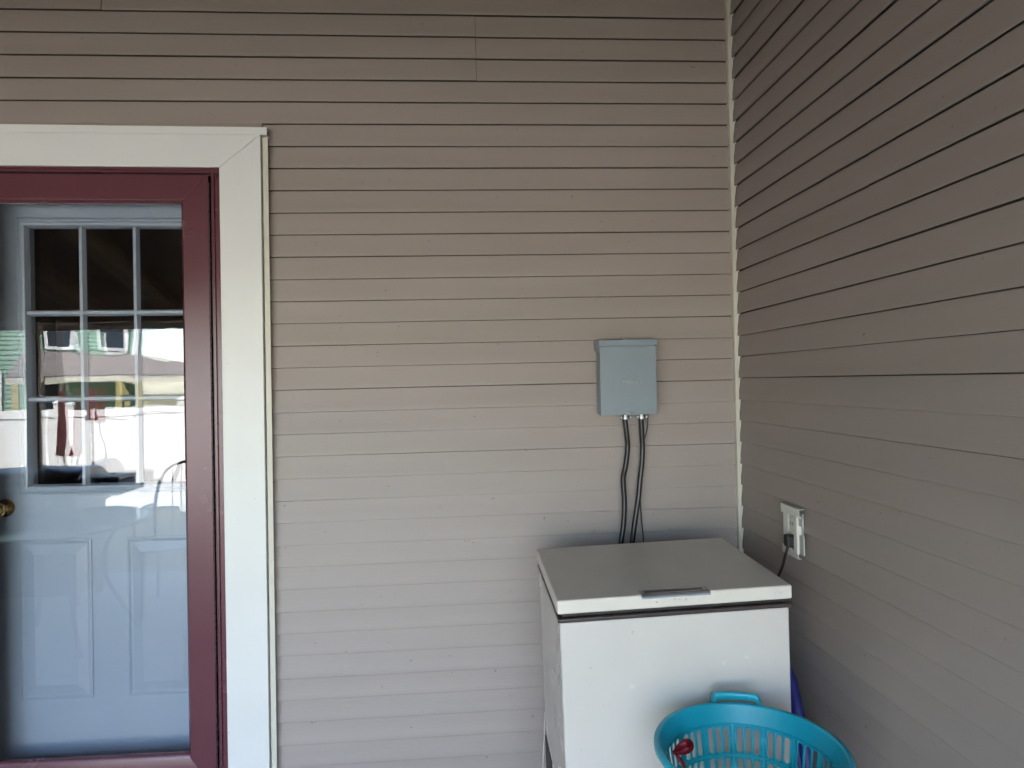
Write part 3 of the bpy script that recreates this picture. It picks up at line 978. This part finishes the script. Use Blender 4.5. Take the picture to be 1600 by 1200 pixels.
nh = empty('neighbour_house', (-10.4, -20, GZ), (0, 0, R(-24)))
tag(nh, 'green clapboard neighbour house with yellow porch posts, mirrored in the door glass', 'house')
lapw = MB()
z = 0
pts = [(0, 0)]
while z < 6.2:
    pts += [(.03, z + .001), (.006, z + .13)]
    z += .13
pts += [(0, z)]
lapw.prism([(y, zz) for y, zz in pts], 'x', -13, 0)
lapw.build('wall', 'green', nh)
MB().box(-13, -.001, -8, -.001, 0, 6.2).build('rear_walls', 'green', nh)
MB().add([(-13.5, .5, 6.2), (.5, .5, 6.2), (.5, -8.5, 6.2), (-13.5, -8.5, 6.2), (-13.5, -4, 9), (.5, -4, 9)], [(0, 1, 5, 4), (2, 3, 4, 5), (0, 4, 3), (1, 2, 5), (0, 3, 2, 1)]).build('roof', 'shingle', nh)
MB().box(-.12, .03, -.02, .05, 0, 6.19).build('corner_board', 'wpaint', nh)
for (x, z0_, w, h) in ((-2.35, 3.35, .62, 1.35), (-.95, 3.35, .6, 1.35), (-4.35, 1.55, .75, 1.0), (-2.75, 1.2, .7, 1.25), (-6.5, 3.35, .8, 1.4), (-8.5, 3.35, .8, 1.4), (-7.0, 1.2, .8, 1.4)):
    f0 = MB()
    f0.box(x - .1, x, .031, .08, z0_ - .1, z0_ + h + .1).box(x + w, x + w + .1, .031, .08, z0_ - .1, z0_ + h + .1)
    f0.box(x, x + w, .031, .08, z0_ + h, z0_ + h + .1).box(x, x + w, .031, .08, z0_ - .1, z0_).box(x, x + w, .031, .07, z0_ + h * .48, z0_ + h * .53)
    wf = f0.build('window_frame', 'wpaint', nh)
    MB().box(x, x + w, .0315, .045, z0_, z0_ + h).build('pane', 'wglass', wf)
# hip porch at the right end of the neighbour house
prf = MB()
prf.add([(-3.0, 2.7, 2.42), (2.5, 2.7, 2.42), (2.5, .05, 2.42), (-3.0, .05, 2.42), (-3.0, .05, 3.18), (-.2, .05, 3.18)], [(0, 1, 5, 4), (1, 2, 5), (2, 3, 4, 5), (0, 4, 3), (0, 3, 2, 1)])
prf.build('porch_roof', 'shingle', nh)
MB().box(-3.0, 2.48, 2.55, 2.68, 2.22, 2.415).build('porch_fascia', 'cream', nh)
for x in (-.4, .05, 2.2, -2.8):
    MB().box(x - .07, x + .07, 2.54, 2.68, .3, 2.219).build('porch_column', 'yellow', nh)
MB().box(-3.0, 2.4, .05, 2.7, 0, .3).build('porch_deck', 'cream', nh)
rl = MB()
rl.box(-2.7, -.5, 2.58, 2.64, 1.05, 1.12)
for k in range(18): rl.box(-2.65 + k * .12, -2.61 + k * .12, 2.59, 2.63, .31, 1.049)
rl.build('porch_railing', 'wpaint', nh)

# second pale house and some trees so that the horizon is closed all round
h2 = empty('far_house', (-4.5, -38, GZ))
tag(h2, 'pale far house beyond the fence', 'house')
MB().box(-4, 5, -6, 0, 0, 4.2).build('wall', 'wpaint', h2)
MB().add([(-4.4, .4, 4.2), (5.4, .4, 4.2), (5.4, -6.4, 4.2), (-4.4, -6.4, 4.2), (-4.4, -3, 6.4), (5.4, -3, 6.4)], [(0, 1, 5, 4), (2, 3, 4, 5), (0, 4, 3), (1, 2, 5), (0, 3, 2, 1)]).build('roof', 'shingle', h2)
for x in (-2.5, .2, 2.8):
    MB().box(x, x + .9, .001, .05, 1.2, 2.5).build('window', 'wglass', h2)

def tree(x, y, hgt, label, leaves=2600, wide=.33, low=.62):
    t = empty('tree', (x, y, GZ))
    tag(t, label, 'tree', 'trees round the yard')
    tr = MB().tube([(0, 0, 0), (.1, .05, hgt * .3), (0, 0, hgt * .75)], [.22, .16, .05], 8)
    for k in range(5):
        a = k * 1.3
        tr.tube([(.05, 0, hgt * (.3 + .07 * k)), (math.cos(a) * hgt * .2, math.sin(a) * hgt * .2, hgt * (.5 + .07 * k))], [.09, .02], 6)
    tr.build('trunk', 'bark', t)
    cr = MB()
    for _ in range(leaves):
        while True:
            v = Vector((random.uniform(-1, 1), random.uniform(-1, 1), random.uniform(-1, 1)))
            if v.length < 1: break
        c = Vector((v.x * hgt * wide, v.y * hgt * wide, hgt * low + v.z * hgt * (.98 - low)))
        s_ = random.uniform(.08, .2)
        a = Vector((random.uniform(-1, 1), random.uniform(-1, 1), random.uniform(-1, 1))).normalized() * s_
        b = a.orthogonal().normalized() * s_ * .6
        cr.add([c - a, c + b, c + a, c - b], [(0, 1, 2, 3)])
    cr.build('crown', 'leaf', t)
for k, lb in enumerate(('nearest shrub from the porch in the added light-blocking row before the fence', 'second nearest shrub from the porch in the added light-blocking row before the fence', 'middle shrub from the porch in the added light-blocking row before the fence', 'second farthest shrub from the porch in the added light-blocking row before the fence', 'farthest shrub from the porch in the added light-blocking row before the fence')):
    tree(-9.0 - 1.5 * k, -8.0 + .08 * (k % 3), 3.6, lb, 7000, .25, .5)  # unseen shrubs added to cut the fence's light on the side wall
tree(6.5, -15, 7.5, 'leafy tree at the right end of the yard')
tree(1.5, -30, 9, 'tall leafy tree far behind the fence')

# patio table, chairs, umbrella, grill: seen only as faint mirror images
tb = empty('patio_table', (-2.45, -1.85, 0))
tag(tb, 'round glass topped patio table left of the viewer, faintly mirrored in the door', 'table')
MB().lathe([(.001, 0), (.50, 0), (.505, .003), (.50, .006), (.001, .006)], (0, 0, .705), 40).build('table_top', 'wglass', tb)
rg = [(.5 * math.cos(2 * math.pi * k / 40), .5 * math.sin(2 * math.pi * k / 40), .700) for k in range(41)]
MB().tube(rg, .012, 8, False).build('rim', 'grill_dark', tb)
for k in range(4):
    a = R(45 + 90 * k)
    MB().tube(smooth_path([(.38 * math.cos(a), .38 * math.sin(a), .69), (.25 * math.cos(a), .25 * math.sin(a), .4), (.42 * math.cos(a), .42 * math.sin(a), .0)]), .012, 8).build('leg', 'grill_dark', tb)
def chair(x, y, rz, label):
    c = empty('patio_chair', (x, y, 0), (0, 0, rz))
    tag(c, label, 'chair', 'patio chairs round the table')
    MB().box(-.22, .22, -.22, .22, .42, .435).build('seat', 'grill_dark', c, bevel=.004)
    bb = MB()
    bb.tube(smooth_path([(-.22, .22, .43), (-.23, .27, .7), (-.16, .30, .90), (0, .31, .95), (.16, .30, .90), (.23, .27, .7), (.22, .22, .43)]), .011, 8)
    for k in range(5): bb.tube([(-.12 + .06 * k, .23, .435), (-.12 + .06 * k, .305, .92)], .004, 6)
    bb.build('backrest', 'grill_dark', c)
    for s in (-1, 1):
        MB().tube(smooth_path([(s * .235, .262, .66), (s * .26, .05, .67), (s * .25, -.2, .62), (s * .235, -.22, .43)]), .010, 8).build('armrest', 'grill_dark', c)
        for yy_ in (-.2, .2): MB().tube([(s * .2, yy_, .42), (s * .22, yy_ * 1.2, 0)], .011, 8).build('leg', 'grill_dark', c)
chair(-1.95, -2.45, R(168), 'metal patio chair between the table and the grill')
chair(-3.2, -1.75, R(95), 'metal patio chair at the far side of the table')

gr = empty('gas_grill', (-3.02, -2.68, .0))
tag(gr, 'gas grill with pale metal lid by the porch edge, mirrored in the door', 'grill')
lid = []
for k in range(9):
    a = math.pi * k / 8
    lid.append((.24 * math.cos(a), .80 + .15 * math.sin(a)))
MB().prism(lid, 'x', -.40, .36).build('lid', 'grill', gr, bevel=.01)
MB().tube([(-.25, .27, .86), (.22, .27, .86)], .014, 8).build('lid_handle', 'grill_dark', gr)
MB().box(-.40, .36, -.24, .24, .68, .799).build('firebox', 'grill_dark', gr, bevel=.01)
MB().box(-.70, -.401, -.2, .2, .76, .79).build('side_shelf', 'grill_dark', gr)
MB().box(.361, .62, -.2, .2, .76, .79).build('side_shelf', 'grill_dark', gr)
MB().box(-.38, .34, -.2, .2, .08, .679).build('cabinet', 'grill_dark', gr, bevel=.006)
for sx in (-.34, .30):
    for sy in (-.15, .15): MB().lathe([(.03, 0), (.03, .079)], (sx, sy, 0), 10).build('caster', 'grill_dark', gr)
for k in range(4):
    o = MB().lathe([(.022, 0), (.02, .02), (.001, .022)], n=12)
    o.v = [(-.25 + .15 * k + a, .241 + c, .735 + b) for a, b, c in o.v]
    o.build('control_knob', 'zinc', gr)
clr = empty('cooler', (-2.53, -2.66, .791))
tag(clr, 'small blue cooler with grey lid on the grill shelf', 'cooler')
MB().box(-.12, .12, -.13, .13, 0, .06).build('body', 'cooler', clr, bevel=.01)
MB().box(-.125, .125, -.135, .135, .0605, .085).build('lid', 'grill', clr, bevel=.006)

def umbrella(x, y, zb, label, top, ln):
    u_ = empty('closed_umbrella', (x, y, zb))
    tag(u_, label, 'umbrella', 'closed red umbrellas')
    MB().lathe([(.2, 0), (.2, .03), (.05, .07), (.03, .09), (.03, .3), (.001, .3)], n=24).build('base', 'grill_dark', u_)
    MB().tube([(0, 0, .29), (0, 0, top - .02)], .016, 8).build('pole', 'grill', u_)
    can = MB()
    vs, fs = [], []
    lv = [(.02, top), (.04, top - .2 * ln), (.048, top - .5 * ln), (.052, top - .8 * ln), (.07, top - ln), (.045, top - ln - .01)]
    for r, z_ in lv:
        for k in range(24):
            a = 2 * math.pi * k / 24
            rr = r * (1 + .18 * math.cos(a * 8))
            vs.append((rr * math.cos(a), rr * math.sin(a), z_))
    for i in range(len(lv) - 1):
        for k in range(24): fs.append((i * 24 + k, i * 24 + (k + 1) % 24, (i + 1) * 24 + (k + 1) % 24, (i + 1) * 24 + k))
    fs.append(tuple(range(24))[::-1]); fs.append(tuple(range(5 * 24, 6 * 24)))
    can.add(vs, fs).build('canopy', 'red', u_, smooth=True)
umbrella(-4.45, -5.5, GZ, 'closed red umbrella on the lawn, mirrored larger in the door glass', 1.99, .72)
umbrella(-4.95, -7.0, GZ, 'closed red umbrella nearer the fence, mirrored smaller in the glass', 2.02, .42)
